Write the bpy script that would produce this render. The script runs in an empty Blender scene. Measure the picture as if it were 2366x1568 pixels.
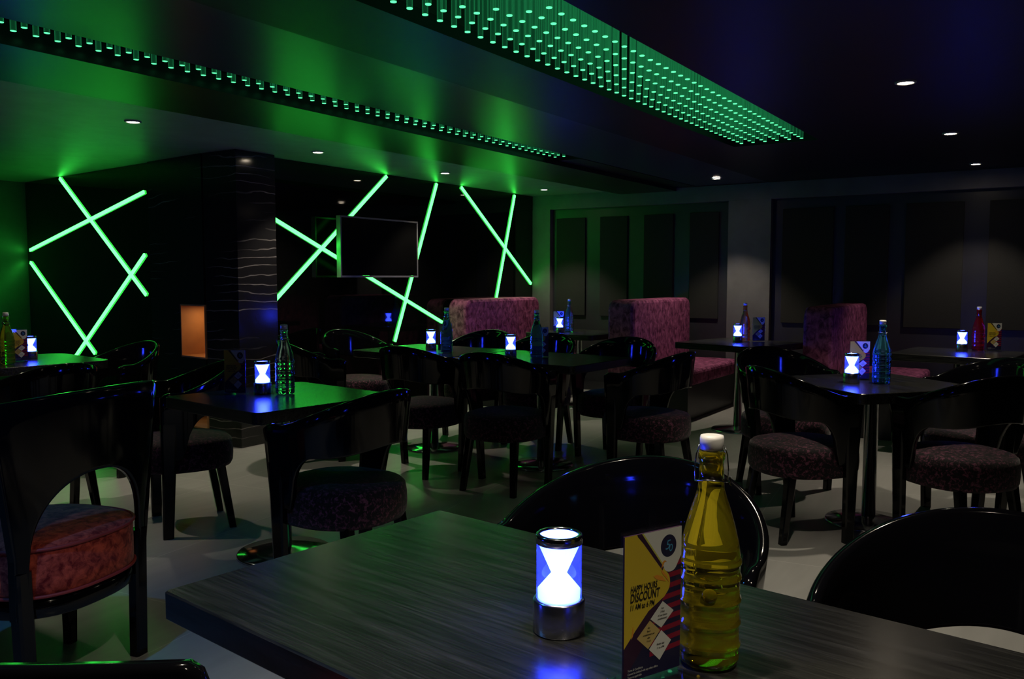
import bpy, bmesh, math, random
from mathutils import Vector, Matrix
random.seed(7)
S = bpy.context.scene
COL = S.collection
PI = math.pi
R = math.radians

# ------------------------------------------------------------------ materials
def newmat(name):
    m = bpy.data.materials.new(name); m.use_nodes = True
    nt = m.node_tree
    b = nt.nodes['Principled BSDF']
    return m, nt, b

def setp(b, **k):
    names = dict(color='Base Color', rough='Roughness', metal='Metallic', spec='Specular IOR Level', ior='IOR',
                 trans='Transmission Weight', coat='Coat Weight', coatr='Coat Roughness', sheen='Sheen Weight',
                 emit='Emission Color', es='Emission Strength', alpha='Alpha', sss='Subsurface Weight')
    for a, v in k.items():
        if a in ('color', 'emit'): v = (*v, 1)
        b.inputs[names[a]].default_value = v

def coords(nt, scale=(1, 1, 1), rot=(0, 0, 0), kind='Object'):
    tc = nt.nodes.new('ShaderNodeTexCoord'); mp = nt.nodes.new('ShaderNodeMapping')
    mp.inputs['Scale'].default_value = scale; mp.inputs['Rotation'].default_value = rot
    nt.links.new(tc.outputs[kind], mp.inputs['Vector'])
    return mp.outputs['Vector']

def noise(nt, vec, scale, detail=4, rough=.55, dist=0):
    n = nt.nodes.new('ShaderNodeTexNoise')
    n.inputs['Scale'].default_value = scale; n.inputs['Detail'].default_value = detail
    n.inputs['Roughness'].default_value = rough; n.inputs['Distortion'].default_value = dist
    nt.links.new(vec, n.inputs['Vector'])
    return n.outputs['Fac']

def ramp(nt, fac, stops):
    r = nt.nodes.new('ShaderNodeValToRGB')
    e = r.color_ramp.elements
    e[0].position, e[0].color = stops[0][0], (*stops[0][1], 1)
    e[1].position, e[1].color = stops[-1][0], (*stops[-1][1], 1)
    for p, c in stops[1:-1]:
        q = e.new(p); q.color = (*c, 1)
    nt.links.new(fac, r.inputs['Fac'])
    return r.outputs['Color']

def bump(nt, b, fac, strength=.2, dist=.002):
    n = nt.nodes.new('ShaderNodeBump')
    n.inputs['Strength'].default_value = strength; n.inputs['Distance'].default_value = dist
    nt.links.new(fac, n.inputs['Height']); nt.links.new(n.outputs['Normal'], b.inputs['Normal'])

def plain(name, color, rough=.5, var=.12, sc=6, **k):
    m, nt, b = newmat(name)
    v = coords(nt)
    f = noise(nt, v, sc)
    c0 = tuple(x * (1 - var) for x in color); c1 = tuple(min(1, x * (1 + var)) for x in color)
    nt.links.new(ramp(nt, f, [(.3, c0), (.7, c1)]), b.inputs['Base Color'])
    setp(b, rough=rough, **k)
    return m

def emitter(name, color, strength):
    m, nt, b = newmat(name)
    setp(b, color=(0, 0, 0), emit=color, es=strength, rough=.4)
    return m

M = {}
M['gloss'] = plain('black_lacquer', (.0025, .0025, .0032), .09, spec=.30)
M['metal'] = plain('brushed_chrome', (.55, .55, .57), .14, metal=1.0)
M['satinmetal'] = plain('satin_steel', (.55, .55, .60), .24, metal=1.0)
M['beam'] = plain('dark_beam_paint', (.006, .006, .008), .35)
M['ceil'] = plain('ceiling_paint_dark', (.006, .006, .012), .42, spec=.25)
M['tray'] = plain('ceiling_paint_satin', (.035, .035, .060), .30, spec=.3)
M['lowceil'] = plain('ceiling_paint_bay', (.20, .22, .20), .42, spec=.3)
M['slot'] = plain('slot_lining', (.012, .012, .012), .6)
M['greywall'] = plain('grey_wall_paint', (.115, .11, .115), .6)
M['sidewall'] = plain('side_wall_paint', (.07, .07, .07), .4)
M['bay'] = plain('dark_bay_paint', (.024, .024, .030), .4)
M['panel'] = plain('acoustic_panel_cloth', (.011, .0105, .010), .9, sc=90, var=.25)
M['glasswall'] = plain('black_glass', (.002, .002, .002), .03, spec=.5)
M['outer'] = plain('outer_wall_paint', (.02, .02, .022), .6)
M['plaster'] = plain('niche_board', (.55, .27, .10), .6)
M['plastic'] = plain('dark_plastic', (.02, .02, .02), .4)
M['silver'] = plain('silver_bezel', (.32, .32, .33), .35, metal=.6)
M['screen'] = plain('screen_glass', (.003, .003, .003), .22, spec=.2)
M['white'] = plain('white_stopper', (.85, .84, .80), .35)
M['trim'] = plain('white_trim_ring', (.25, .25, .25), .4)

def marble():
    m, nt, b = newmat('black_marble')
    v = coords(nt, (1, 1, 1), (R(6), R(4), 0))
    w = nt.nodes.new('ShaderNodeTexWave'); w.wave_type = 'BANDS'; w.bands_direction = 'Z'
    w.inputs['Scale'].default_value = 4.6; w.inputs['Distortion'].default_value = 7.5
    w.inputs['Detail'].default_value = 4; w.inputs['Detail Scale'].default_value = .9
    v3 = coords(nt, (.35, .35, 1), (R(5), R(5), 0)); nt.links.new(v3, w.inputs['Vector'])
    v4 = coords(nt, (.7, .7, 2.6)); f = noise(nt, v4, 1.3, 2)
    c = ramp(nt, w.outputs['Fac'], [(.0, (.012, .012, .013)), (.955, (.014, .013, .014)), (.985, (.10, .095, .09)), (1, (.24, .22, .21))])
    mx = nt.nodes.new('ShaderNodeMix'); mx.data_type = 'RGBA'; mx.blend_type = 'MIX'
    nt.links.new(ramp(nt, f, [(.48, (0, 0, 0)), (.62, (1, 1, 1))]), mx.inputs['Factor'])
    mx.inputs[6].default_value = (.012, .012, .013, 1)
    nt.links.new(c, mx.inputs[7]); nt.links.new(mx.outputs[2], b.inputs['Base Color'])
    setp(b, rough=.12, spec=.5)
    return m
M['marble'] = marble()

def floor_mat():
    m, nt, b = newmat('grey_floor_tile')
    v = coords(nt, (1, 1, 1), (0, 0, R(-7)))
    br = nt.nodes.new('ShaderNodeTexBrick'); br.offset = 0; br.squash = 1
    br.inputs['Scale'].default_value = 1; br.inputs['Brick Width'].default_value = .8; br.inputs['Row Height'].default_value = .8
    br.inputs['Mortar Size'].default_value = .0022
    br.inputs['Color1'].default_value = (.36, .355, .34, 1); br.inputs['Color2'].default_value = (.39, .385, .37, 1)
    br.inputs['Mortar'].default_value = (.55, .54, .52, 1)
    nt.links.new(v, br.inputs['Vector'])
    v2 = coords(nt, (1, 6, 1), (0, 0, R(-7)))
    f = noise(nt, v2, 2.2, 5)
    mx = nt.nodes.new('ShaderNodeMix'); mx.data_type = 'RGBA'; mx.blend_type = 'MULTIPLY'; mx.inputs['Factor'].default_value = 1
    nt.links.new(br.outputs['Color'], mx.inputs[6]); nt.links.new(ramp(nt, f, [(.3, (.86, .86, .86)), (.7, (1, 1, 1))]), mx.inputs[7])
    nt.links.new(mx.outputs[2], b.inputs['Base Color'])
    setp(b, rough=.33, spec=.35)
    return m
M['floor'] = floor_mat()

def wood():
    m, nt, b = newmat('dark_oak_laminate')
    v = coords(nt, (12, 1, 12), (0, 0, 0))
    f = noise(nt, v, 3.2, 6, .6, .9)
    v2 = coords(nt, (70, 2.2, 70), (0, 0, 0))
    f2 = noise(nt, v2, 3, 3, .6)
    ad = nt.nodes.new('ShaderNodeMath'); ad.operation = 'MULTIPLY'
    nt.links.new(f, ad.inputs[0]); nt.links.new(f2, ad.inputs[1])
    nt.links.new(ramp(nt, ad.outputs[0], [(.12, (.005, .005, .0045)), (.25, (.014, .0145, .0135)), (.42, (.030, .030, .028))]), b.inputs['Base Color'])
    bump(nt, b, ad.outputs[0], .12, .001)
    setp(b, rough=.24, spec=.45)
    return m
M['wood'] = wood()

def velvet(name, c0, c1, scale, lo=.42, hi=.6, rough=.75, stretch=(1, 1, 1), sheen=.15):
    m, nt, b = newmat(name)
    v = coords(nt, stretch)
    f = noise(nt, v, scale, 6, .65, .6)
    nt.links.new(ramp(nt, f, [(lo, c0), (hi, c1)]), b.inputs['Base Color'])
    bump(nt, b, f, .5, .003)
    setp(b, rough=rough, sheen=sheen, spec=.12)
    return m
M['redvelvet'] = velvet('red_crushed_velvet', (.16, .010, .010), (.62, .10, .06), 34, .38, .64)
M['darkvelvet'] = velvet('plum_patterned_velvet', (.005, .003, .005), (.125, .038, .070), 62, .50, .64)
M['sofavelvet'] = velvet('purple_crushed_velvet', (.075, .014, .045), (.36, .10, .21), 21, .38, .66, stretch=(1, 1, .7), sheen=0)
M['piping'] = plain('red_piping', (.30, .03, .03), .6)

def glass(name, color, rough=.02, ior=1.45, trans=1.0):
    m = plain(name, color, rough, var=.01, trans=trans, ior=ior, spec=.5)
    return m
def thin(name, tint=(.97, .98, 1), rough=.03, ior=1.4):
    """thin clear sheet: lets light straight through and mirrors by angle"""
    m, nt, b = newmat(name); out = nt.nodes['Material Output']
    nt.nodes.remove(b)
    tr = nt.nodes.new('ShaderNodeBsdfTransparent'); tr.inputs['Color'].default_value = (*tint, 1)
    gl = nt.nodes.new('ShaderNodeBsdfGlossy'); gl.inputs['Roughness'].default_value = rough
    lw = nt.nodes.new('ShaderNodeLayerWeight'); lw.inputs['Blend'].default_value = .5
    pw = nt.nodes.new('ShaderNodeMath'); pw.operation = 'POWER'; pw.inputs[1].default_value = 4.0
    nt.links.new(lw.outputs['Facing'], pw.inputs[0])
    fr = nt.nodes.new('ShaderNodeMath'); fr.operation = 'MULTIPLY_ADD'; fr.inputs[1].default_value = .55; fr.inputs[2].default_value = .03
    nt.links.new(pw.outputs[0], fr.inputs[0])
    v = coords(nt); f = noise(nt, v, 40)
    nt.links.new(ramp(nt, f, [(.3, (.93, .93, .95)), (.7, (1, 1, 1))]), gl.inputs['Color'])
    mx = nt.nodes.new('ShaderNodeMixShader')
    nt.links.new(fr.outputs[0], mx.inputs[0]); nt.links.new(tr.outputs[0], mx.inputs[1]); nt.links.new(gl.outputs[0], mx.inputs[2])
    nt.links.new(mx.outputs[0], out.inputs['Surface'])
    return m
M['glass'] = thin('clear_glass')
def sleeve():
    m = thin('lamp_sleeve_glass'); nt = m.node_tree; out = nt.nodes['Material Output']
    src = out.inputs['Surface'].links[0].from_socket
    tl = nt.nodes.new('ShaderNodeBsdfTranslucent'); tl.inputs['Color'].default_value = (.8, .85, 1, 1)
    df = nt.nodes.new('ShaderNodeBsdfDiffuse'); df.inputs['Color'].default_value = (.8, .85, 1, 1)
    a = nt.nodes.new('ShaderNodeMixShader'); a.inputs[0].default_value = .5
    nt.links.new(tl.outputs[0], a.inputs[1]); nt.links.new(df.outputs[0], a.inputs[2])
    b = nt.nodes.new('ShaderNodeMixShader'); b.inputs[0].default_value = .035
    nt.links.new(src, b.inputs[1]); nt.links.new(a.outputs[0], b.inputs[2]); nt.links.new(b.outputs[0], out.inputs['Surface'])
    return m
M['sleeve'] = sleeve()
M['acrylic'] = thin('clear_acrylic', (.97, .98, 1), .02, 1.3)
LIQ = dict(yellow=(.93, .74, .03), blue=(.12, .62, .92), clear=(.62, .88, .97), green=(.38, .85, .55), amber=(.85, .45, .12), red=(.85, .03, .05), lime=(.55, .85, .12))
for k, c in LIQ.items():
    M['liq_' + k] = glass('tinted_glass_' + k, c, .02, 1.36, .92 if k == 'yellow' else .93)
M['lampcore'] = emitter('lamp_diffuser', (.022, .042, 1.0), 55.0)
M['strip'] = emitter('green_led_tube', (.042, 1.0, .08), 8.5)
M['tip'] = emitter('green_rod_tip', (.10, 1.0, .36), 1.7)
M['downlens'] = emitter('downlight_lens', (1.0, .84, .62), 42)
M['slotled'] = emitter('slot_led_sheet', (.01, 1.0, .22), .12)

def rodmat():
    m, nt, b = newmat('green_lit_acrylic'); out = nt.nodes['Material Output']
    v = coords(nt, (1, 1, 1)); f = noise(nt, v, 30)
    nt.links.new(ramp(nt, f, [(.3, (.03, .14, .08)), (.7, (.05, .18, .10))]), b.inputs['Base Color'])
    setp(b, rough=.12, spec=.5, emit=(.06, 1.0, .34), es=.13)
    tr = nt.nodes.new('ShaderNodeBsdfTransparent'); tr.inputs['Color'].default_value = (.95, 1, .97, 1)
    lw = nt.nodes.new('ShaderNodeLayerWeight'); lw.inputs['Blend'].default_value = .5
    mr = nt.nodes.new('ShaderNodeMapRange'); mr.inputs['From Min'].default_value = .1; mr.inputs['From Max'].default_value = .9
    mr.inputs['To Min'].default_value = .14; mr.inputs['To Max'].default_value = .70
    mx = nt.nodes.new('ShaderNodeMixShader')
    nt.links.new(lw.outputs['Facing'], mr.inputs['Value']); nt.links.new(mr.outputs[0], mx.inputs[0])
    nt.links.new(tr.outputs[0], mx.inputs[1]); nt.links.new(b.outputs[0], mx.inputs[2]); nt.links.new(mx.outputs[0], out.inputs['Surface'])
    return m
M['rod'] = rodmat()
for k in ('rod', 'tip'): M[k].cycles.emission_sampling = 'NONE'

# ------------------------------------------------------------------ mesh helpers
def tag(o, label=None, cat=None, group=None, kind=None):
    if label: o['label'] = label
    if cat: o['category'] = cat
    if group: o['group'] = group
    if kind: o['kind'] = kind
    return o

def link(name, me, parent=None):
    o = bpy.data.objects.new(name, me); COL.objects.link(o)
    if parent is not None: o.parent = parent
    return o

def empty(name, loc, rz, label, cat, group=None):
    o = link(name, None); o.location = loc; o.rotation_euler = (0, 0, rz); o.empty_display_size = .1
    return tag(o, label, cat, group)

def copy_tree(o, parent=None):
    c = o.copy(); COL.objects.link(c)
    if parent is not None: c.parent = parent
    for ch in list(o.children): copy_tree(ch, c)
    return c

class MB:
    """collects shapes of one part"""
    def __init__(s): s.v = []; s.f = []; s.m = []; s.sm = []
    def add(s, vs, fs, mi=0, smooth=False):
        o = len(s.v); s.v += [tuple(p) for p in vs]
        for f in fs:
            s.f.append([o + i for i in f]); s.m.append(mi); s.sm.append(smooth)
        return s
    def box(s, x0, y0, z0, x1, y1, z1, mi=0, bevel=0):
        bm = bmesh.new(); bmesh.ops.create_cube(bm, size=1)
        for v in bm.verts:
            v.co = Vector(((x0 + x1) / 2 + v.co.x * (x1 - x0), (y0 + y1) / 2 + v.co.y * (y1 - y0), (z0 + z1) / 2 + v.co.z * (z1 - z0)))
        if bevel: bmesh.ops.bevel(bm, geom=bm.edges[:], offset=bevel, segments=3, affect='EDGES', profile=.5)
        return s.bm(bm, mi)
    def bm(s, bm, mi=0, smooth=False, mat=None):
        bm.verts.index_update()
        vs = [(mat @ v.co if mat else v.co.copy()) for v in bm.verts]
        s.add(vs, [[v.index for v in f.verts] for f in bm.faces], mi, smooth); bm.free(); return s
    def obox(s, p0, p1, w, t, nrm, mi=0, bevel=0):
        """bar from p0 to p1, width w in the plane, thickness t along nrm"""
        p0 = Vector(p0); p1 = Vector(p1); d = (p1 - p0); L = d.length; d.normalize(); n = Vector(nrm).normalized(); u = n.cross(d).normalized()
        bm = bmesh.new(); bmesh.ops.create_cube(bm, size=1)
        for v in bm.verts: v.co = Vector((v.co.x * L, v.co.y * w, v.co.z * t))
        if bevel: bmesh.ops.bevel(bm, geom=bm.edges[:], offset=bevel, segments=2, affect='EDGES', profile=.5)
        mt = Matrix((d, u, n)).transposed()
        c = (p0 + p1) / 2
        for v in bm.verts: v.co = mt @ v.co + c
        return s.bm(bm, mi)
    def rings(s, rings, mi=0, smooth=True, cap0=True, cap1=True, closed=True):
        n = len(rings[0]); vs = [p for r in rings for p in r]; fs = []
        for i in range(len(rings) - 1):
            for j in range(n if closed else n - 1):
                a = i * n + j; b = i * n + (j + 1) % n
                fs.append([a, b, b + n, a + n])
        s.add(vs, fs, mi, smooth)
        o = len(s.v) - len(vs)
        if cap0: s.f.append([o + j for j in range(n)][::-1]); s.m.append(mi); s.sm.append(False)
        if cap1: s.f.append([o + (len(rings) - 1) * n + j for j in range(n)]); s.m.append(mi); s.sm.append(False)
        return s
    def lathe(s, prof, n=40, mi=0, c=(0, 0, 0), plan=None, cap0=True, cap1=True):
        rs = []
        for r, z in prof:
            if plan: rs.append([(c[0] + plan(2 * PI * k / n)[0] * r, c[1] + plan(2 * PI * k / n)[1] * r, c[2] + z) for k in range(n)])
            else: rs.append([(c[0] + r * math.cos(2 * PI * k / n), c[1] + r * math.sin(2 * PI * k / n), c[2] + z) for k in range(n)])
        return s.rings(rs, mi, True, cap0, cap1)
    def tube(s, pts, r, n=8, mi=0, closed=False):
        pts = [Vector(p) for p in pts]; N = len(pts); rs = []
        for i, p in enumerate(pts):
            a = pts[(i - 1) % N] if (closed or i > 0) else p
            b = pts[(i + 1) % N] if (closed or i < N - 1) else p
            d = (b - a).normalized(); up = Vector((0, 0, 1)) if abs(d.z) < .9 else Vector((1, 0, 0))
            u = d.cross(up).normalized(); w = d.cross(u).normalized()
            rs.append([p + (u * math.cos(2 * PI * k / n) + w * math.sin(2 * PI * k / n)) * r for k in range(n)])
        if closed: rs.append(rs[0])
        return s.rings(rs, mi, True, not closed, not closed)
    def build(s, name, mats, parent=None, autosmooth=None):
        me = bpy.data.meshes.new(name); me.from_pydata([tuple(v) for v in s.v], [], s.f)
        if not isinstance(mats, (list, tuple)): mats = [mats]
        for m in mats: me.materials.append(m)
        me.polygons.foreach_set('material_index', s.m); me.polygons.foreach_set('use_smooth', s.sm); me.update()
        bm = bmesh.new(); bm.from_mesh(me); bmesh.ops.remove_doubles(bm, verts=bm.verts, dist=1e-6); bmesh.ops.recalc_face_normals(bm, faces=bm.faces); bm.to_mesh(me); bm.free()
        return link(name, me, parent)

def sbox(name, x0, y0, z0, x1, y1, z1, mat, bevel=0):
    return tag(MB().box(x0, y0, z0, x1, y1, z1, 0, bevel).build(name, mat), kind='structure')

# ------------------------------------------------------------------ room
ZC = 2.25
GX = 8.80          # grey wall
TY = 5.36          # tv wall
sbox('floor', -3.2, -4.2, -.1, 9.1, 9.4, 0, M['floor'])
# ceiling: planes split by two sunk slots
c = MB()
c.box(-3.2, -4.2, ZC, 9.1, 1.50, ZC + .06)
c.box(6.22, 1.50, ZC, 9.1, 2.10, ZC + .06)
c.box(-3.2, 2.10, ZC, 9.1, 2.58, ZC + .06)
tag(c.build('ceiling', M['ceil']), kind='structure')
sbox('ceiling_tray', -3.2, 2.58, ZC + .004, 9.1, 3.34, ZC + .07, M['tray'])
# slot linings (open boxes)
def slot(name, x0, x1, y0, y1, zt):
    t = .02; m = MB()
    m.box(x0 - t, y0 - t, ZC + .061, x0, y1 + t, zt); m.box(x1, y0 - t, ZC + .061, x1 + t, y1 + t, zt)
    m.box(x0, y0 - t, ZC + .061, x1, y0, zt); m.box(x0, y1, ZC + .061, x1, y1 + t, zt)
    m.box(x0 - t, y0 - t, zt, x1 + t, y1 + t, zt + t)
    return tag(m.build(name, M['slot']), kind='structure')
slot('ceiling_slot', -.5, 6.22, 1.50, 2.10, 2.66)
slot('ceiling_slot', .6, 6.16, 3.34, 3.56, 2.45)
sbox('beam', -3.2, 3.56, 2.215, 9.1, 4.22, 2.32, M['beam'])
sbox('beam', 6.16, 3.34, ZC, 9.1, 3.56, 2.31, M['beam'])
sbox('ceiling_bay', -3.2, 4.22, ZC, 9.1, 9.4, ZC + .06, M['lowceil'])
# shell
sbox('wall_tv', 4.68, TY, 0, GX, TY + .12, ZC, M['glasswall'])
sbox('wall_front', -3.2, -4.2, 0, GX + .2, -4.1, ZC, M['outer'])
sbox('wall_near', -3.2, -4.1, 0, -3.1, 9.3, ZC, M['outer'])
# left recess: side wall facing us
w = MB(); w.box(-3.1, 8.86, 0, 4.9, 8.98, ZC)
tag(w.build('wall_side', M['sidewall']), kind='structure')
# rotated glass wall with the left light tubes
WA = Vector((4.31, 5.64, 0)); WD = Vector((.25, 2.43, 0)).normalized(); WN = Vector((-WD.y, WD.x, 0)) * 1.0   # WN points -x
def on_left(s, off, z): p = WA + WD * s + WN * off; return (p.x, p.y, z)
def wall_piece(mb, s0, s1, z0, z1, o0, o1, mi=0):
    vs = [on_left(s, o, z) for z in (z0, z1) for s, o in ((s0, o0), (s1, o0), (s1, o1), (s0, o1))]
    mb.add(vs, [[0, 1, 2, 3], [4, 5, 6, 7], [0, 1, 5, 4], [1, 2, 6, 5], [2, 3, 7, 6], [3, 0, 4, 7]], mi)
m = MB(); wall_piece(m, .80, 3.24, 0, ZC, -.12, 0)
tag(m.build('wall_left', M['glasswall']), kind='structure')
# marble clad piece with two niches
m = MB()
wall_piece(m, .0, .80, 1.085, ZC, -.12, .02)
wall_piece(m, .36, .80, .35, 1.085, -.12, .02); wall_piece(m, .0, .36, .35, .66, -.12, .02)
wall_piece(m, .0, .80, 0, .10, -.12, .02); wall_piece(m, .70, .80, .10, .35, -.12, .02)
tag(m.build('wall_marble', M['marble']), kind='structure')
def niche(s0, s1, z0, z1, lab):
    n = MB(); d = .30; t = .012
    wall_piece(n, s0, s1, z0, z1, -d, -d + t); wall_piece(n, s0, s0 + t, z0, z1, -d + t, .015)
    wall_piece(n, s1 - t, s1, z0, z1, -d + t, .015); wall_piece(n, s0 + t, s1 - t, z0, z0 + t, -d + t, .015)
    wall_piece(n, s0 + t, s1 - t, z1 - t, z1, -d + t, .015)
    return tag(n.build('wall_niche', M['plaster']), kind='structure')
n1 = niche(.0, .36, .66, 1.085, '')
n2 = niche(.0, .70, .10, .35, '')
# marble pillars
sbox('pillar', 4.29, 5.24, 0, 4.67, 5.62, ZC, M['marble'], .004)
sbox('pillar', .95, 3.36, 0, 1.62, 4.0, ZC, M['marble'], .004)
# grey wall with cornice, columns, dark bays and cloth panels
sbox('wall_right', GX, -4.1, 0, GX + .2, TY + .12, ZC, M['greywall'])
sbox('trim_cornice', GX - .10, -4.1, 2.085, GX, TY, ZC, M['greywall'], .003)
sbox('column', GX - .10, 2.545, 0, GX, 2.985, 2.085, M['greywall'])
sbox('column', GX - .10, 5.12, 0, GX, TY, 2.085, M['greywall'])
sbox('trim_bay', GX - .03, 2.985, 0, GX, 5.12, 2.085, M['bay'])
sbox('trim_bay', GX - .03, -1.6, 0, GX, 2.545, 2.085, M['bay'])
for a, b_, zb in ((4.68, 5.06, .86), (4.15, 4.49, .86), (3.61, 3.95, .86), (3.10, 3.42, .86),
                  (1.95, 2.44, .84), (1.45, 1.84, .84), (.82, 1.30, .83), (.10, .62, .83), (-.6, -.1, .83)):
    sbox('trim_panel', GX - .055, a, zb, GX - .031, b_, 1.98, M['panel'], .004)
sbox('baseboard_right', GX - .045, 2.985, 0, GX - .031, 5.12, .10, M['bay'])

# ------------------------------------------------------------------ green light tubes
def strip_tv(x0, z0, x1, z1, lab):
    o = MB().obox((x0, TY - .008, z0), (x1, TY - .008, z1), .031, .014, (0, -1, 0), 0, .004).build('light_tube', M['strip'])
    tag(o, lab, 'light tube', 'green light tubes on the black glass walls')
strip_tv(6.11, 2.235, 4.69, 1.07, 'long green light tube from the ceiling down behind the television to the marble pillar')
strip_tv(4.69, 1.79, 6.95, .835, 'green light tube sloping down from the marble pillar, passing behind the television, to the sofa')
strip_tv(6.86, 2.235, 6.20, .69, 'steep green light tube coming out below the lower right corner of the television')
strip_tv(7.27, 2.235, 8.66, 1.22, 'green light tube sloping down to the grey wall corner above the purple sofa')
strip_tv(8.30, 2.235, 7.92, 1.06, 'steep green light tube ending right above the backrest of the corner sofa')
def strip_left(s0, z0, s1, z1, lab):
    p0 = Vector(on_left(s0, .008, z0)); p1 = Vector(on_left(s1, .008, z1))
    o = MB().obox(p0, p1, .031, .014, WN, 0, .004).build('light_tube', M['strip'])
    tag(o, lab, 'light tube', 'green light tubes on the black glass walls')
def sw(y): return (y - 5.64) / WD.y
strip_left(sw(8.07), 2.235, sw(6.54), 1.15, 'green light tube on the left wall that starts at the ceiling and lights it')
strip_left(sw(8.79), 1.57, sw(6.52), 2.01, 'green light tube on the left wall rising toward the marble opening')
strip_left(sw(8.79), 1.45, sw(7.49), .60, 'green light tube on the left wall running down from the room corner')
strip_left(sw(6.54), 1.49, sw(7.88), .55, 'green light tube on the left wall leaning down to the round back chair')

# ------------------------------------------------------------------ hanging acrylic rods
def rod_mesh():
    m = MB(); r = .0115; L = .36
    m.lathe([(r, .003), (r, L)], 10, 0, cap0=False, cap1=False)
    m.lathe([(r * .96, 0), (r, .0012), (r, .003), (r * .9, .0035)], 10, 1)
    me = bpy.data.meshes.new('acrylic_rod'); me.from_pydata(m.v, [], m.f)
    me.materials.append(M['rod']); me.materials.append(M['tip'])
    me.polygons.foreach_set('material_index', m.m); me.polygons.foreach_set('use_smooth', m.sm); me.update()
    return me
RM = rod_mesh()
def rod(x, y, z, lab, grp):
    o = link('acrylic_rod', RM); o.location = (x, y, z)
    tag(o, lab, 'light rod', grp)
GA = 'acrylic rods in the wide ceiling slot'; LA = 'clear acrylic rod with glowing green tip hanging in the wide ceiling slot'
GB = 'acrylic rods in the narrow ceiling slot'; LB = 'short clear acrylic rod with glowing green tip hanging in the narrow ceiling slot'
n = 0
for i in range(44):
    x = 6.095 - i * .0875
    for j in range(6):
        y = 1.585 + j * .084
        if x < 2.30 + (5 - j) * .075: continue
        rod(x, y, ZC, LA, GA); n += 1
nb = 0
rest = MB()
for i in range(50):
    x = 1.72 + i * .0875
    if x > 6.04: break
    for j in range(2):
        y = 3.49 - j * .08
        if nb < 300 - n: 
            o = link('acrylic_rod', RM); o.location = (x, y, ZC + .005); o.scale = (1, 1, .5)
            tag(o, LB, 'light rod', GB); nb += 1
        else:
            rest.lathe([(.0115, .003), (.0115, .17)], 8, 0, (x, y, ZC + .005), cap0=False)
            rest.lathe([(.0112, 0), (.0115, .003)], 8, 1, (x, y, ZC + .005), cap1=False)
tag(rest.build('acrylic_rods', [M['rod'], M['tip']]), 'far end of the narrow slot packed with small glowing green rod tips', 'light rods', None, 'stuff')
# ------------------------------------------------------------------ downlights
def make_down():
    t = empty('downlight', (0, 0, ZC), 0, 'x', 'downlight')
    MB().lathe([(.050, 0), (.050, -.006), (.040, -.009), (.036, -.004), (.036, 0)], 28, cap0=False, cap1=False).build('trim_ring', M['trim'], t)
    MB().lathe([(.0355, -.001), (.0355, -.005), (.030, -.0065)], 24).build('lens', M['downlens'], t)
    return t
DL0 = make_down()
lamp = bpy.data.lights.new('downlight_lamp', 'SPOT'); lamp.energy = 36; lamp.color = (1, .87, .68)
lamp.spot_size = R(88); lamp.spot_blend = .45; lamp.shadow_soft_size = .03
lampd = lamp.copy(); lampd.energy = 40; lampd.spot_size = R(106); lampd.spot_blend = .3
lampf = lamp.copy(); lampf.energy = 13
lampn = lamp.copy(); lampn.energy = 85; lampn.spot_size = R(58); lampn.spot_blend = .6
DLS = [((3.20, 4.84), 'ceiling downlight in the green lit bay over the leftmost table'),
       ((4.73, 4.83), 'ceiling downlight just above and in front of the marble pillar'),
       ((6.30, 4.82), 'ceiling downlight between the television and the corner sofa tubes'),
       ((8.06, 4.82), 'ceiling downlight in the corner above the purple sofa'),
       ((8.06, 2.89), 'ceiling downlight in front of the light grey column'),
       ((4.62, .71), 'largest bright downlight in the dark ceiling on the right'),
       ((6.40, .70), 'middle downlight of three receding across the dark ceiling'),
       ((8.22, .70), 'farthest downlight in the dark ceiling near the panelled wall'),
       ((2.80, .72), 'ceiling downlight above the chairs by the near table'),
       ((1.00, .72), 'ceiling downlight straight above the near table'),
       ((1.60, 4.84), 'ceiling downlight beyond the near marble pillar'),
       ((.72, -.14), 'ceiling downlight over the front end of the near table')]
for i, ((x, y), lab) in enumerate(DLS):
    d = DL0 if i == 0 else copy_tree(DL0)
    d.location = (x, y, ZC); d['label'] = lab; d['group'] = 'recessed ceiling downlights'
    lo = link('lamp', {7: lampf, 9: lampd, 11: lampn}.get(i, lamp), d); lo.location = (0, 0, -.012)
bd = copy_tree(DL0); bd.location = (.45, 2.02, ZC); bd['label'] = 'blue ceiling spotlight just past the left edge above the red velvet chair'
for ch in bd.children:
    if ch.type == 'LIGHT':
        ch.data = lamp.copy(); ch.data.color = (.05, .34, .95); ch.data.energy = 62; ch.data.spot_size = R(125); ch.data.spot_blend = .6
    elif ch.name.startswith('lens'):
        ch.data = ch.data.copy(); ch.data.materials[0] = emitter('blue_downlight_lens', (.07, .22, 1), 14)
nl = bpy.data.lights.new('niche_lamp', 'AREA'); nl.energy = .5; nl.color = (1, .62, .30); nl.size = .10
o = link('niche_light', nl); p = on_left(.18, -.14, 1.066); o.location = p
nl2 = bpy.data.lights.new('niche_lamp_low', 'AREA'); nl2.energy = .05; nl2.color = (1, .8, .5); nl2.size = .12
o = link('niche_light', nl2); p = on_left(.35, -.14, .332); o.location = p

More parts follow.
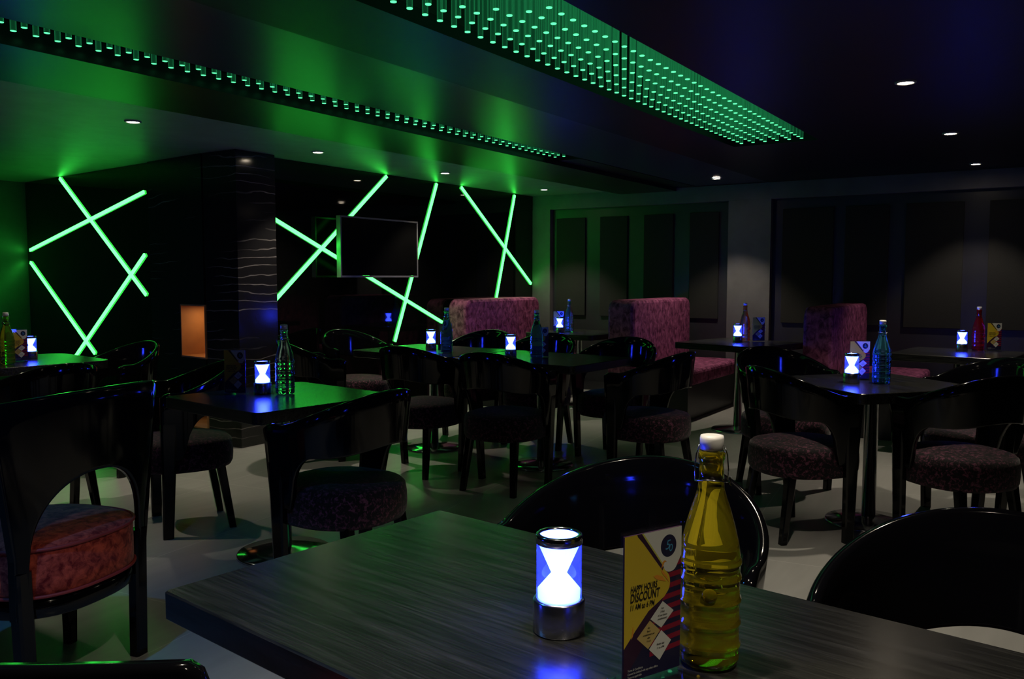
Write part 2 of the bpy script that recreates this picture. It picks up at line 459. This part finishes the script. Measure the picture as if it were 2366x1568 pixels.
# ------------------------------------------------------------------ chairs
def sell(n=2.3, ax=1, ay=1):
    def f(t):
        c, s = math.cos(t), math.sin(t)
        return (ax * math.copysign(abs(c) ** (2 / n), c), ay * math.copysign(abs(s) ** (2 / n), s))
    return f
def taper(mb, top, bot, z0, z1, st, sb):
    """tapered leg from top centre (x,y) at z1 to bottom centre at z0; half sizes"""
    rs = []
    for k in range(5):
        u = k / 4; cx = bot[0] + (top[0] - bot[0]) * u; cy = bot[1] + (top[1] - bot[1]) * u
        hx = sb[0] + (st[0] - sb[0]) * u; hy = sb[1] + (st[1] - sb[1]) * u; q = .72
        rs.append([(cx + a * hx, cy + b * hy, z0 + (z1 - z0) * u) for a, b in ((-1, -q), (-q, -1), (q, -1), (1, -q), (1, q), (q, 1), (-q, 1), (-1, q))])
    mb.rings(rs, 0, False)
def sm(x): x = max(0, min(1, x)); return x * x * (3 - 2 * x)

def make_tub():
    t = empty('tub_chair', (0, 0, 0), 0, 'x', 'chair')
    b = MB(); N = 64; rs = []; th = .026
    for i in range(N + 1):
        s = -1 + 2 * i / N; a = abs(s)
        if a < .84:
            an = s / .84 * PI / 2; px, py = math.sin(an), -math.cos(an); nx, ny = px, py; ext = 0; ca = math.cos(an)
        else:
            px, py = math.copysign(1, s), 0; nx, ny = px, 0; ext = (a - .84) / .16 * .105; ca = 0
        zt = .735 + .125 * ca ** 1.2 - (.02 * sm((a - .95) / .05))
        q_ = max(0, min(1, (a - .60) / .22)); zb = .640 - .03 * sm(a / .5) - .215 * (1 - math.sqrt(1 - q_ * q_))
        loop = []
        def P(z, off):
            k = .272 + .042 * (z - .45) / .4 - off
            return (px * k, py * k * .98 + ext, z)
        hs = [0, .03, .25, .5, .75, 1]
        for h in hs: loop.append(P(zb + (zt - .006 - zb) * h, 0))
        loop.append(P(zt - .001, .004)); loop.append(P(zt, th / 2)); loop.append(P(zt - .001, th - .004))
        for h in hs[::-1]: loop.append(P(zb + (zt - .006 - zb) * h, th))
        rs.append(loop)
    b.rings(rs, 0, True)
    b.build('backrest', M['gloss'], t)
    for sx in (-1, 1):
        l = MB(); taper(l, (sx * .272, .064), (sx * .240, .078), 0, .62, (.0155, .039), (.018, .025)); l.build('leg', M['gloss'], t)
        l = MB(); taper(l, (sx * .155, -.19), (sx * .178, -.245), 0, .345, (.024, .024), (.017, .017)); l.build('leg', M['gloss'], t)
    st = MB()
    pr = [(.90, .330), (.965, .334), (1.0, .352), (1.012, .39), (1.008, .43), (.985, .452), (.93, .466), (.80, .475), (.5, .482), (.2, .485), (.02, .486)]
    st.lathe([(r * .245, z - .012 * (z < .44)) for r, z in pr], 48, 0, (0, -.02, 0), sell(2.35, 1, 1.06))
    st.build('seat', M['darkvelvet'], t)
    return t

def make_high():
    t = empty('high_back_chair', (0, 0, 0), 0, 'x', 'chair')
    # seat plan: convex rear
    pl = sell(2.6, 1.0, 1.0)
    st = MB(); pr = [(.97, .352), (1.0, .36), (1.0, .40), (1.0, .485), (.985, .498), (.9, .508), (.6, .517), (.05, .519)]
    st.lathe([(r * .250, z) for r, z in pr], 56, 0, (0, .185, 0), pl)
    seat = st.build('seat', M['redvelvet'], t)
    for z in (.496, .354):
        q = MB(); q.tube([(pl(2 * PI * k / 72)[0] * .252, .185 + pl(2 * PI * k / 72)[1] * .252, z) for k in range(72)], .0055, 8, 0, True)
        q.build('piping', M['piping'], seat)
    ap = MB(); ap.lathe([(.238, .285), (.244, .29), (.244, .348)], 56, 0, (0, .185, 0), pl); ap.build('apron', M['gloss'], t)
    # curved back plate with arched cut-out
    b = MB(); N = 56; rs = []; th = .024
    for i in range(N + 1):
        s = -1 + 2 * i / N; a = abs(s)
        top = .955 - .012 * a * a - .035 * max(0, (a - .93) / .07) ** 2
        arch = .70 - .02 * a if a < .25 else .695
        if a < .86: zb = .43 + (.70 - .43) * math.sqrt(max(0, 1 - (a / .86) ** 2.2))
        else: zb = .30
        loop = []
        def P(z, off):
            w = .262 + .072 * max(0, (z - .47) / .48); y = -.055 * (1 - s * s) - .012 - .02 * (z - .47) + off
            return (s * w, y + .02, z)
        hs = [0, .04, .3, .6, .85, 1]
        for h in hs: loop.append(P(zb + (top - .006 - zb) * h, 0))
        loop.append(P(top, .005)); loop.append(P(top, th - .005))
        for h in hs[::-1]: loop.append(P(zb + (top - .006 - zb) * h, th))
        rs.append(loop)
    b.rings(rs, 0, True); b.build('backrest', M['gloss'], t)
    for sx in (-1, 1):
        l = MB(); taper(l, (sx * .236, .018), (sx * .226, .018), 0, .44, (.027, .022), (.026, .020)); l.build('leg', M['gloss'], t)
        l = MB(); taper(l, (sx * .222, .31), (sx * .228, .32), 0, .30, (.024, .022), (.018, .018)); l.build('leg', M['gloss'], t)
    return t

TUB = make_tub()
chairs = [(2.545, 2.515, 91, 'black lacquered tub chair against the near side of the blue bottle table'),
          (2.76, 3.89, 152, 'black tub chair half hidden behind the blue bottle table, by the marble pillar'),
          (1.66, .79, 186, 'black tub chair behind the glowing lamp on the near table'),
          (1.555, .07, 184, 'black tub chair at the right side of the near table, beside the yellow bottle'),
          (2.42, 4.60, 92, 'black tub chair with its back to us before the leftmost table'),
          (3.32, 5.36, 176, 'black tub chair at the right end of the leftmost table, beneath the green tubes'),
          (4.42, 2.90, 3, 'black tub chair with its back to us at the right half of the long table'),
          (4.50, 3.62, 2, 'black tub chair with its back to us at the left half of the long table'),
          (4.86, 2.18, 84, 'tub chair at the right end of the long table, before the purple booth'),
          (5.52, 2.72, 180, 'tub chair on the far side of the long table, right of the dark bottle'),
          (5.60, 3.42, 182, 'black tub chair on the far side of the long table under the booth lamp'),
          (5.68, 4.05, 184, 'black tub chair on the far side of the long table below the corner sofa'),
          (5.25, 4.92, -100, 'black tub chair at the left end of the long table below the steep green tube'),
          (4.42, 4.52, -30, 'black tub chair turned sideways near the marble pillar, left of the long table'),
          (4.454, 1.098, -41, 'tub chair with plum patterned seat left of the diagonal table pole'),
          (4.60, .44, 52, 'tub chair with broad patterned seat right of the diagonal table pole'),
          (5.28, 1.42, 228, 'black tub chair on the far left side of the table with the teal bottle'),
          (5.22, .40, 142, 'black tub chair on the far right side of the table with the teal bottle')]
for i, (x, y, a, lab) in enumerate(chairs):
    o = TUB if i == 0 else copy_tree(TUB)
    o.location = (x, y, 0); o.rotation_euler = (0, 0, R(a - 90)); o['label'] = lab; o['group'] = 'black tub chairs around the tables'
HB = make_high()
HB.location = (1.500, 2.578, 0); HB.rotation_euler = (0, 0, R(15))
HB['label'] = 'high back black chair with bright red velvet seat at the left edge'

HB['group'] = 'high back chairs'
hb2 = copy_tree(HB); hb2.location = (.33, .94, 0); hb2.rotation_euler = (0, 0, R(29 - 90))
hb2['label'] = 'high back black chair whose top rail just shows along the bottom edge'

# ------------------------------------------------------------------ tables
def slab(mb, w, d, z0, z1, r=.035):
    pts = []
    for cx, cy, a0 in ((w / 2 - r, d / 2 - r, 0), (-w / 2 + r, d / 2 - r, 90), (-w / 2 + r, -d / 2 + r, 180), (w / 2 - r, -d / 2 + r, 270)):
        for k in range(7): a = R(a0 + k * 15); pts.append((cx + r * math.cos(a), cy + r * math.sin(a)))
    e = .003
    def sc(p, q): return (p[0] * (1 - q / (w / 2)), p[1] * (1 - q / (d / 2)))
    mb.rings([[(*sc(p, e), z0) for p in pts], [(*p, z0 + e) for p in pts], [(*p, z1 - e) for p in pts], [(*sc(p, e), z1) for p in pts]], 0, False)
def table(x, y, rot, w, d, lab, grp='dark wood tables on chrome pedestals', r=.035, poles=((0, 0),), pr=.035, br=.22, th=.052):
    t = empty('pedestal_table', (x, y, 0), R(rot), lab, 'table', grp)
    s = MB(); slab(s, w, d, .75 - th, .75, r); s.build('tabletop', M['wood'], t)
    for px, py in poles:
        MB().lathe([(pr, .022), (pr, .70 - .012), (pr * 2.6, .70 - .010), (pr * 2.6, .698)], 32, 0, (px, py, 0)).build('pole', M['metal'], t)
        MB().lathe([(br, 0), (br, .008), (br * .97, .014), (br * .5, .024), (pr + .01, .034), (pr, .036)], 48, 0, (px, py, 0)).build('base', M['metal'], t)
    return t
# near table: corner (0.896,1.282), (1.578,1.198), (1.439,0.035)
table(1.150, .530, -7, .687, 1.50, 'large dark wood table in front with the yellow bottle and the glowing lamp', r=.008, poles=((0, -.35), (0, .35)))
table(2.745, 3.065, -7.5, .76, .76, 'square dark wood table with a blue bottle, right of the red velvet chair')
table(5.03, 3.02, -4, .76, .99, 'right half of the long dark table in the middle, toward the booths')
table(5.11, 4.03, -4, .76, .99, 'left half of the long dark table in the middle, reaching toward the television')
table(7.58, 4.12, -6, .76, .80, 'booth table in front of the corner sofa below the crossed tubes')
table(7.12, 2.33, -14, .76, .80, 'booth table in front of the light grey column')
table(7.02, .66, -7, .76, .78, 'booth table at the far right with the red bottle')
table(4.79, .85, -40, .76, .76, 'square table on the right with the teal bottle, turned diagonally')
table(.02, 2.10, -7, .76, .76, 'square table just past the left edge, beside the red velvet chair')
table(3.00, 5.79, -7, .76, .84, 'leftmost table, lit green on top, by the green tubes', r=.10)

# ------------------------------------------------------------------ hourglass lamps
def make_lamp():
    t = empty('hourglass_lamp', (0, 0, 0), 0, 'x', 'table lamp')
    MB().lathe([(.0395, 0), (.0405, .002), (.0405, .050), (.039, .0525), (.0355, .0535)], 48).build('base', M['satinmetal'], t)
    MB().lathe([(.0330, .0540), (.0335, .066), (.0120, .092), (.0325, .1385), (.0325, .1395)], 48).build('diffuser', M['lampcore'], t)
    MB().lathe([(.0352, .054), (.0352, .1395), (.0341, .1395), (.0341, .054)], 48, cap0=False, cap1=False).rings([[(.0352 * math.cos(2 * PI * k / 48), .0352 * math.sin(2 * PI * k / 48), .054) for k in range(48)], [(.0341 * math.cos(2 * PI * k / 48), .0341 * math.sin(2 * PI * k / 48), .054) for k in range(48)]], cap0=False, cap1=False).build('glass_sleeve', M['sleeve'], t)
    MB().lathe([(.0335, .1400), (.0362, .1400), (.0362, .1530), (.0345, .1545), (.0300, .1545), (.0295, .1500), (.0295, .1405)], 48, cap0=False, cap1=False).build('ring', M['metal'], t)
    MB().lathe([(.0290, .1410), (.0290, .1515), (.027, .1520)], 40).build('top_disc', M['lampcore'], t)
    return t
LAMP = make_lamp()
TZ = .7505
lamps = [(1.132, .648, 'large glowing blue white hourglass lamp on the near table beside the sign'),
         (2.742, 3.190, 'hourglass lamp beside the clear blue bottle on the square table at left'),
         (5.097, 4.042, 'hourglass lamp on the left half of the long middle table'),
         (4.951, 3.226, 'hourglass lamp on the right half of the long middle table'),
         (7.40, 4.24, 'hourglass lamp on the booth table under the crossed green tubes'),
         (7.139, 2.350, 'hourglass lamp on the booth table before the grey column'),
         (4.694, .936, 'hourglass lamp next to the teal bottle on the diagonal table'),
         (7.203, .659, 'hourglass lamp beside the red bottle at the far right'),
         (.12, 2.02, 'hourglass lamp on the table just past the left edge'),
         (3.059, 5.852, 'hourglass lamp on the green lit table at the far left')]
for i, (x, y, lab) in enumerate(lamps):
    o = LAMP if i == 0 else copy_tree(LAMP)
    o.location = (x, y, TZ); o['label'] = lab; o['group'] = 'blue hourglass table lamps'

# ------------------------------------------------------------------ bottles
def bottle_prof(r_off=0.0):
    p = [(.026, .004), (.036, .0015), (.0415, .006), (.0437, .014)]
    for z in (.032, .064, .096, .128, .150):
        p += [(.0428, z - .012), (.0430, z - .0045), (.0452, z - .001), (.0452, z + .001), (.0430, z + .0045)]
    p += [(.0430, .160), (.0400, .180), (.0345, .202), (.0280, .224), (.0225, .240), (.0192, .252), (.0182, .262), (.0180, .266)]
    return p
def make_bottle():
    t = empty('swing_top_bottle', (0, 0, 0), 0, 'x', 'bottle')
    pl0 = sell(2.7)
    p = bottle_prof()
    # liquid filled glass body, squarish at the belly and round at the neck
    m = MB(); rs = []
    for r, z in p:
        k = 1 - sm((z - .15) / .09); n = 48; ring = []
        for j in range(n):
            a = 2 * PI * j / n; x0, y0 = math.cos(a), math.sin(a); x1, y1 = pl0(a); q = k * .5
            dmp = 1.0
            ring.append((r * (x0 * (1 - q) + x1 * q) * .98, r * (y0 * (1 - q) + y1 * q) * .98, z))
        rs.append(ring)
    m.rings(rs, 0, True)
    for sx in (-1, 1):   # round badges pressed on the belly
        bm = bmesh.new(); bmesh.ops.create_uvsphere(bm, u_segments=20, v_segments=12, radius=.0105)
        m.bm(bm, 0, True, Matrix.Translation((0, sx * .0440, .1115)) @ Matrix.Diagonal((1, .32, 1, 1)))
    m.build('body', M['liq_yellow'], t)
    g = MB(); g.lathe([(.0180, .2665), (.0172, .280), (.0168, .292), (.0185, .295), (.0188, .303), (.0170, .306), (.0128, .306), (.0120, .292), (.0125, .2665)], 40)
    g.build('neck', M['liq_yellow'], t)
    MB().lathe([(.0125, .3065), (.0160, .308), (.0168, .323), (.0158, .3275), (.010, .3285)], 32).build('stopper', M['white'], t)
    w = MB()
    w.tube([(.0225 * math.cos(a), .0225 * math.sin(a), .262 + .006 * math.sin(a)) for a in [2 * PI * k / 32 for k in range(32)]], .0011, 6, 0, True)
    w.tube([(-.0225, 0, .262), (-.0232, .001, .280), (-.0215, .001, .300), (-.0175, 0, .314)], .0010, 6)
    w.tube([(.0225, 0, .262), (.0230, .001, .280), (.0212, .001, .300), (.0172, 0, .314)], .0010, 6)
    w.tube([(-.024, -.002, .262), (-.027, -.004, .256), (-.0265, -.006, .268), (-.0225, -.002, .266)], .0014, 6)
    w.build('wire_bail', M['metal'], t)
    return t
BOT = make_bottle()
COLM = {}
bottles = [(1.155, .414, 'yellow', 'tall ribbed yellow bottle with white stopper on the near table', 110),
           (2.785, 3.085, 'clear', 'ribbed pale blue bottle beside the lamp on the square table at left', 10),
           (4.975, 3.800, 'green', 'dark green bottle on the left half of the long middle table', 20),
           (4.975, 3.030, 'green', 'slim dark green bottle on the right half of the long middle table', 60),
           (7.56, 4.22, 'green', 'small green bottle with pale stopper on the booth table below the crossed tubes', 0),
           (7.270, 2.330, 'amber', 'small amber tinted bottle on the booth table before the grey column', 0),
           (4.745, .800, 'blue', 'teal blue bottle with white stopper on the diagonal table', 45),
           (7.300, .560, 'red', 'red bottle with white stopper on the far right booth table', 0),
           (2.79, 5.62, 'lime', 'yellow green bottle cut by the left edge of the picture', 0)]
for i, (x, y, c_, lab, a) in enumerate(bottles):
    o = BOT if i == 0 else copy_tree(BOT)
    o.location = (x, y, TZ); o.rotation_euler = (0, 0, R(a)); o['label'] = lab; o['group'] = 'swing top bottles on the tables'
    if c_ != 'yellow':
        for ch in o.children:
            if ch.name.split('.')[0] in ('body', 'neck'):
                if (ch.name.split('.')[0], c_) not in COLM:
                    me = ch.data.copy(); me.materials[0] = M['liq_' + c_]; COLM[(ch.name.split('.')[0], c_)] = me
                ch.data = COLM[(ch.name.split('.')[0], c_)]

# ------------------------------------------------------------------ table signs
PC = {k: plain('print_' + k, c, .45, var=.03) for k, c in dict(yellow=(.72, .52, .03), navy=(.012, .010, .045), maroon=(.30, .006, .03), plum=(.035, .006, .03),
      white=(.78, .77, .66), gold=(.62, .45, .14), ink=(.02, .015, .01), teal=(.08, .38, .62), lime=(.62, .60, .10), orange=(.85, .33, .03)).items()}
PK = list(PC)
def text_mesh(mb, txt, size, x, z, y, mi, align='LEFT', rot=0, shear=0, sx=1):
    cu = bpy.data.curves.new('lettering', 'FONT'); cu.body = txt; cu.size = size; cu.align_x = align; cu.resolution_u = 3; cu.shear = shear
    if mi == PK.index('ink'): cu.offset = size * .018
    ob = bpy.data.objects.new('tmp', cu); COL.objects.link(ob)
    dg = bpy.context.evaluated_depsgraph_get(); me = ob.evaluated_get(dg).to_mesh()
    ca, sa = math.cos(rot), math.sin(rot)
    vs = [(x + (v.co.x * sx) * ca - v.co.y * sa, y, z + (v.co.x * sx) * sa + v.co.y * ca) for v in me.vertices]
    mb.add(vs, [list(p.vertices) for p in me.polygons], mi); ob.evaluated_get(dg).to_mesh_clear()
    bpy.data.objects.remove(ob)
def make_sign():
    """stands on its foot, card faces local -y, width along x"""
    t = empty('table_sign', (0, 0, 0), 0, 'x', 'sign'); W = .102; Hh = .200; w = W / 2
    s = MB(); s.box(-w - .003, -.0052, .002, w + .003, -.0038, .212, 0, .0006); s.box(-w - .003, .0012, .002, w + .003, .0027, .212, 0, .0006)
    s.box(-w - .003, -.0300, 0, w + .003, .0300, .0018, 0, .0005)
    s.build('acrylic_stand', M['acrylic'], t)
    cd = MB(); cd.box(-w, -.0024, .006, w, .0004, .006 + Hh, PK.index('plum'))
    L = [0]
    def poly(pts, c_):
        L[0] += 1; y = -.0024 - L[0] * .00003
        cd.add([((a - .5) * W, y, .006 + b * Hh) for a, b in pts], [list(range(len(pts)))], PK.index(c_))
    def arc(cx, cz, rx, rz, a0, a1, n=12): return [(cx + rx * math.cos(R(a0 + (a1 - a0) * k / n)), cz + rz * math.sin(R(a0 + (a1 - a0) * k / n))) for k in range(n + 1)]
    poly([(0, 0), (1, 0), (1, .80), (.2, .80), (0, .80)], 'navy')
    for k in range(9):   # maroon stripes behind
        z = .15 + k * .073; poly([(.45, z - .02), (1, z), (1, z + .036), (.45, z + .016)], 'maroon')
    poly([(.45, .64), (1, .80), (1, .86), (.45, .86)], 'maroon')
    poly([(0, .02), (.30, .20), (.75, .58), (.18, .4), (0, .4)], 'plum')
    # yellow field with a rounded right nose
    poly([(0, .235), (.20, .345), (.42, .455), (.70, .53)] + arc(.675, .625, .125, .085, -45, 50, 10) + [(.22, .985), (.21, 1), (0, 1)], 'yellow')
    poly([(.21, 1), (.29, 1), (.70, .755), (.66, .715)], 'plum')
    # white corner with rounded tip
    poly([(.32, 1), (.66, .765)] + arc(.80, .745, .12, .050, -160, -20, 10) + [(1, .80), (1, 1)], 'white')
    poly([(.32, 1), (.29, 1), (.66, .752), (.685, .752)], 'lime')
    poly(arc(.765, .880, .140, .078, 0, 352, 40), 'navy')
    # diamonds
    poly([(.67, .500), (.87, .415), (.65, .315), (.455, .395)], 'white')
    poly([(.445, .388), (.63, .300), (.42, .190), (.22, .285)], 'gold')
    poly([(.65, .298), (.83, .208), (.625, .090), (.435, .185)], 'white')
    # ribbon and leaf flourish
    poly([(.63, .72), (.66, .775), (.70, .785), (.735, .770), (.70, .772), (.665, .745)], 'orange')
    poly([(.50, .690), (.56, .695), (.66, .675), (.72, .635), (.62, .650), (.54, .668)], 'orange')
    poly([(.63, .72), (.665, .715), (.74, .672), (.790, .615), (.735, .650), (.655, .695)], 'orange')
    poly([(.12, .29), (.15, .31), (.165, .345), (.150, .385), (.140, .345), (.13, .315)], 'orange')
    card = cd.build('printed_card', [PC[k] for k in PK], t)
    tx = MB(); y = -.0043 + .0009; ink = PK.index('ink'); wh = PK.index('white')
    y = -.00345
    def T(txt, size, a, b, mi=ink, align='LEFT', sx=1): text_mesh(tx, txt, size, (a - .5) * W, .006 + b * Hh, y, mi, align, 0, .12, sx)
    T('HAPPY HOURS', .0128, .10, .612, sx=.56); T('DISCOUNT', .0172, .095, .545, sx=.60); T('11 AM to 6 PM', .0108, .09, .492, sx=.65)
    for i, q in enumerate(('Any', '2 Pegs', 'of your choice', 'complimentary')): T(q, .0036, .665, .448 - i * .024, align='CENTER', sx=.8)
    for i, q in enumerate(('Any', 'Beers', 'complimentary peg', 'offer', '11 to 6')): T(q, .0034, .425, .335 - i * .023, align='CENTER', sx=.8)
    for i, q in enumerate(('Family deal', '11 to 6 PM')): T(q, .0038, .635, .200 - i * .026, align='CENTER', sx=.8)
    for i, q in enumerate(('Terms & Conditions', 'Cannot be clubbed with any other offers', 'Taxes as applicable')): T(q, .0044, .06, .072 - i * .024, wh, sx=.74)
    text_mesh(tx, '5', .0180, (.695 - .5) * W, .006 + .855 * Hh, y, PK.index('teal'), 'LEFT', .1, .35)
    text_mesh(tx, '0', .0145, (.765 - .5) * W, .006 + .838 * Hh, y - .00005, PK.index('teal'), 'LEFT', .1, .15)
    tx.build('lettering', [PC[k] for k in PK], card)
    return t
SIGN = make_sign()
signs = [(1.061, .4615, -24.5, 'acrylic table sign with yellow happy hours card on the near table'),
         (2.66, 3.285, -62, 'acrylic sign standing left of the lamp on the square table at left'),
         (5.06, 3.88, -50, 'acrylic sign behind the dark green bottle on the long table'),
         (5.05, 3.04, -70, 'acrylic sign behind the slim green bottle on the long table'),
         (7.52, 4.32, -58, 'small acrylic sign glowing blue behind the booth lamp under the crossed tubes'),
         (7.30, 2.22, -58, 'small acrylic sign right of the amber bottle before the grey column'),
         (4.86, .930, -62, 'acrylic sign behind the lamp and teal bottle on the diagonal table'),
         (7.36, .46, -62, 'small acrylic sign right of the red bottle at the far right'),
         (2.925, 5.742, -15, 'acrylic sign left of the lamp on the green lit table')]
for i, (x, y, a, lab) in enumerate(signs):
    o = SIGN if i == 0 else copy_tree(SIGN)
    o.location = (x, y, TZ); o.rotation_euler = (0, 0, R(a)); o['label'] = lab; o['group'] = 'acrylic table signs'

# ------------------------------------------------------------------ television
tv = empty('television', (5.84, 5.20, 1.56), 0, 'black flat television with a thin silver frame on the glass wall', 'television')
f = MB(); hw, hh = .515, .262
f.box(-hw, -.012, hh - .014, hw, .035, hh); f.box(-hw, -.012, -hh, hw, .035, -hh + .016)
f.box(-hw, -.012, -hh + .016, -hw + .014, .035, hh - .014); f.box(hw - .014, -.012, -hh + .016, hw, .035, hh - .014)
f.build('frame', M['silver'], tv)
MB().box(-hw + .0145, -.006, -hh + .0165, hw - .0145, .030, hh - .0145).build('screen', M['screen'], tv)
MB().box(-.16, .036, -.14, .16, .150, .14, 0, .01).build('wall_bracket', M['plastic'], tv)

# ------------------------------------------------------------------ booth sofas
def rounded_slab(mb, x0, x1, y0, y1, z0, z1, r, bev=.03):
    """upright slab in the xz plane with rounded top corners, extruded along y"""
    pts = [(x0, z0), (x1, z0)]
    for k in range(19): a = R(k * 5); pts.append((x1 - r + r * math.cos(a), z1 - r + r * math.sin(a)))
    for k in range(19): a = R(90 + k * 5); pts.append((x0 + r + r * math.cos(a), z1 - r + r * math.sin(a)))
    n = len(pts); cx, cz = (x0 + x1) / 2, (z0 + z1) / 2
    def sc(q): return [(cx + (p[0] - cx) * (1 - q / ((x1 - x0) / 2)), cz + (p[1] - cz) * (1 - q / ((z1 - z0) / 2))) for p in pts]
    rs = []
    for q, y in ((bev, y0), (bev * .3, y0 + bev * .3), (0, y0 + bev), (0, y1 - bev), (bev * .3, y1 - bev * .3), (bev, y1)):
        rs.append([(a, y, b) for a, b in sc(q)])
    mb.rings(rs, 0, False)
def sofa(x0, x1, y0, y1, ztop, lab):
    t = empty('booth_sofa', (x0, y0, 0), 0, lab, 'sofa', 'purple velvet booth sofas')
    b = MB(); rounded_slab(b, 0, x1 - x0, 0, y1 - y0, .02, ztop, .09); b.build('backrest', M['sofavelvet'], t)
    s = MB(); s.box(.02, -.56, .32, x1 - x0, -.002, .46, 0, .035); s.build('seat', M['sofavelvet'], t)
    p = MB(); p.box(.05, -.52, 0, x1 - x0, -.004, .318); p.build('plinth', M['beam'], t)
    return t
sofa(7.00, 8.44, 5.10, 5.33, 1.075, 'purple velvet corner sofa against the black glass wall under the tubes')
sofa(7.25, 8.68, 3.37, 3.64, 1.085, 'bright purple velvet booth sofa in the middle with its seat showing')
sofa(7.25, 8.68, 1.60, 1.84, 1.055, 'dim purple booth sofa behind the lamp and teal bottle')

# ------------------------------------------------------------------ world, camera
w = bpy.data.worlds.new('World'); S.world = w; w.use_nodes = True
w.node_tree.nodes['Background'].inputs['Color'].default_value = (.0, .0, .0, 1)
F = 1980.0; HOR = 640.0; YAW = R(33.0); PITCH = math.atan((784 - HOR) / F)
cam = bpy.data.cameras.new('camera'); co = link('camera', cam)
cam.sensor_width = 36; cam.sensor_fit = 'HORIZONTAL'; cam.lens = F / 2366 * 36; cam.clip_start = .05
co.location = (0, 0, 1.30); co.rotation_euler = (PI / 2 - PITCH, 0, YAW - PI / 2)
S.camera = co
vs = S.view_settings; vs.view_transform = 'Standard'; vs.look = 'None'; vs.exposure = 0; vs.gamma = 1; vs.use_curve_mapping = False
cy = S.cycles
cy.use_denoising = True
try: cy.denoiser = 'OPENIMAGEDENOISE'
except Exception: pass
cy.max_bounces = 6; cy.transmission_bounces = 6; cy.glossy_bounces = 3; cy.diffuse_bounces = 2; cy.transparent_max_bounces = 12
cy.use_adaptive_sampling = True; cy.adaptive_threshold = .05
cy.caustics_reflective = False; cy.caustics_refractive = False
cy.sample_clamp_indirect = 4
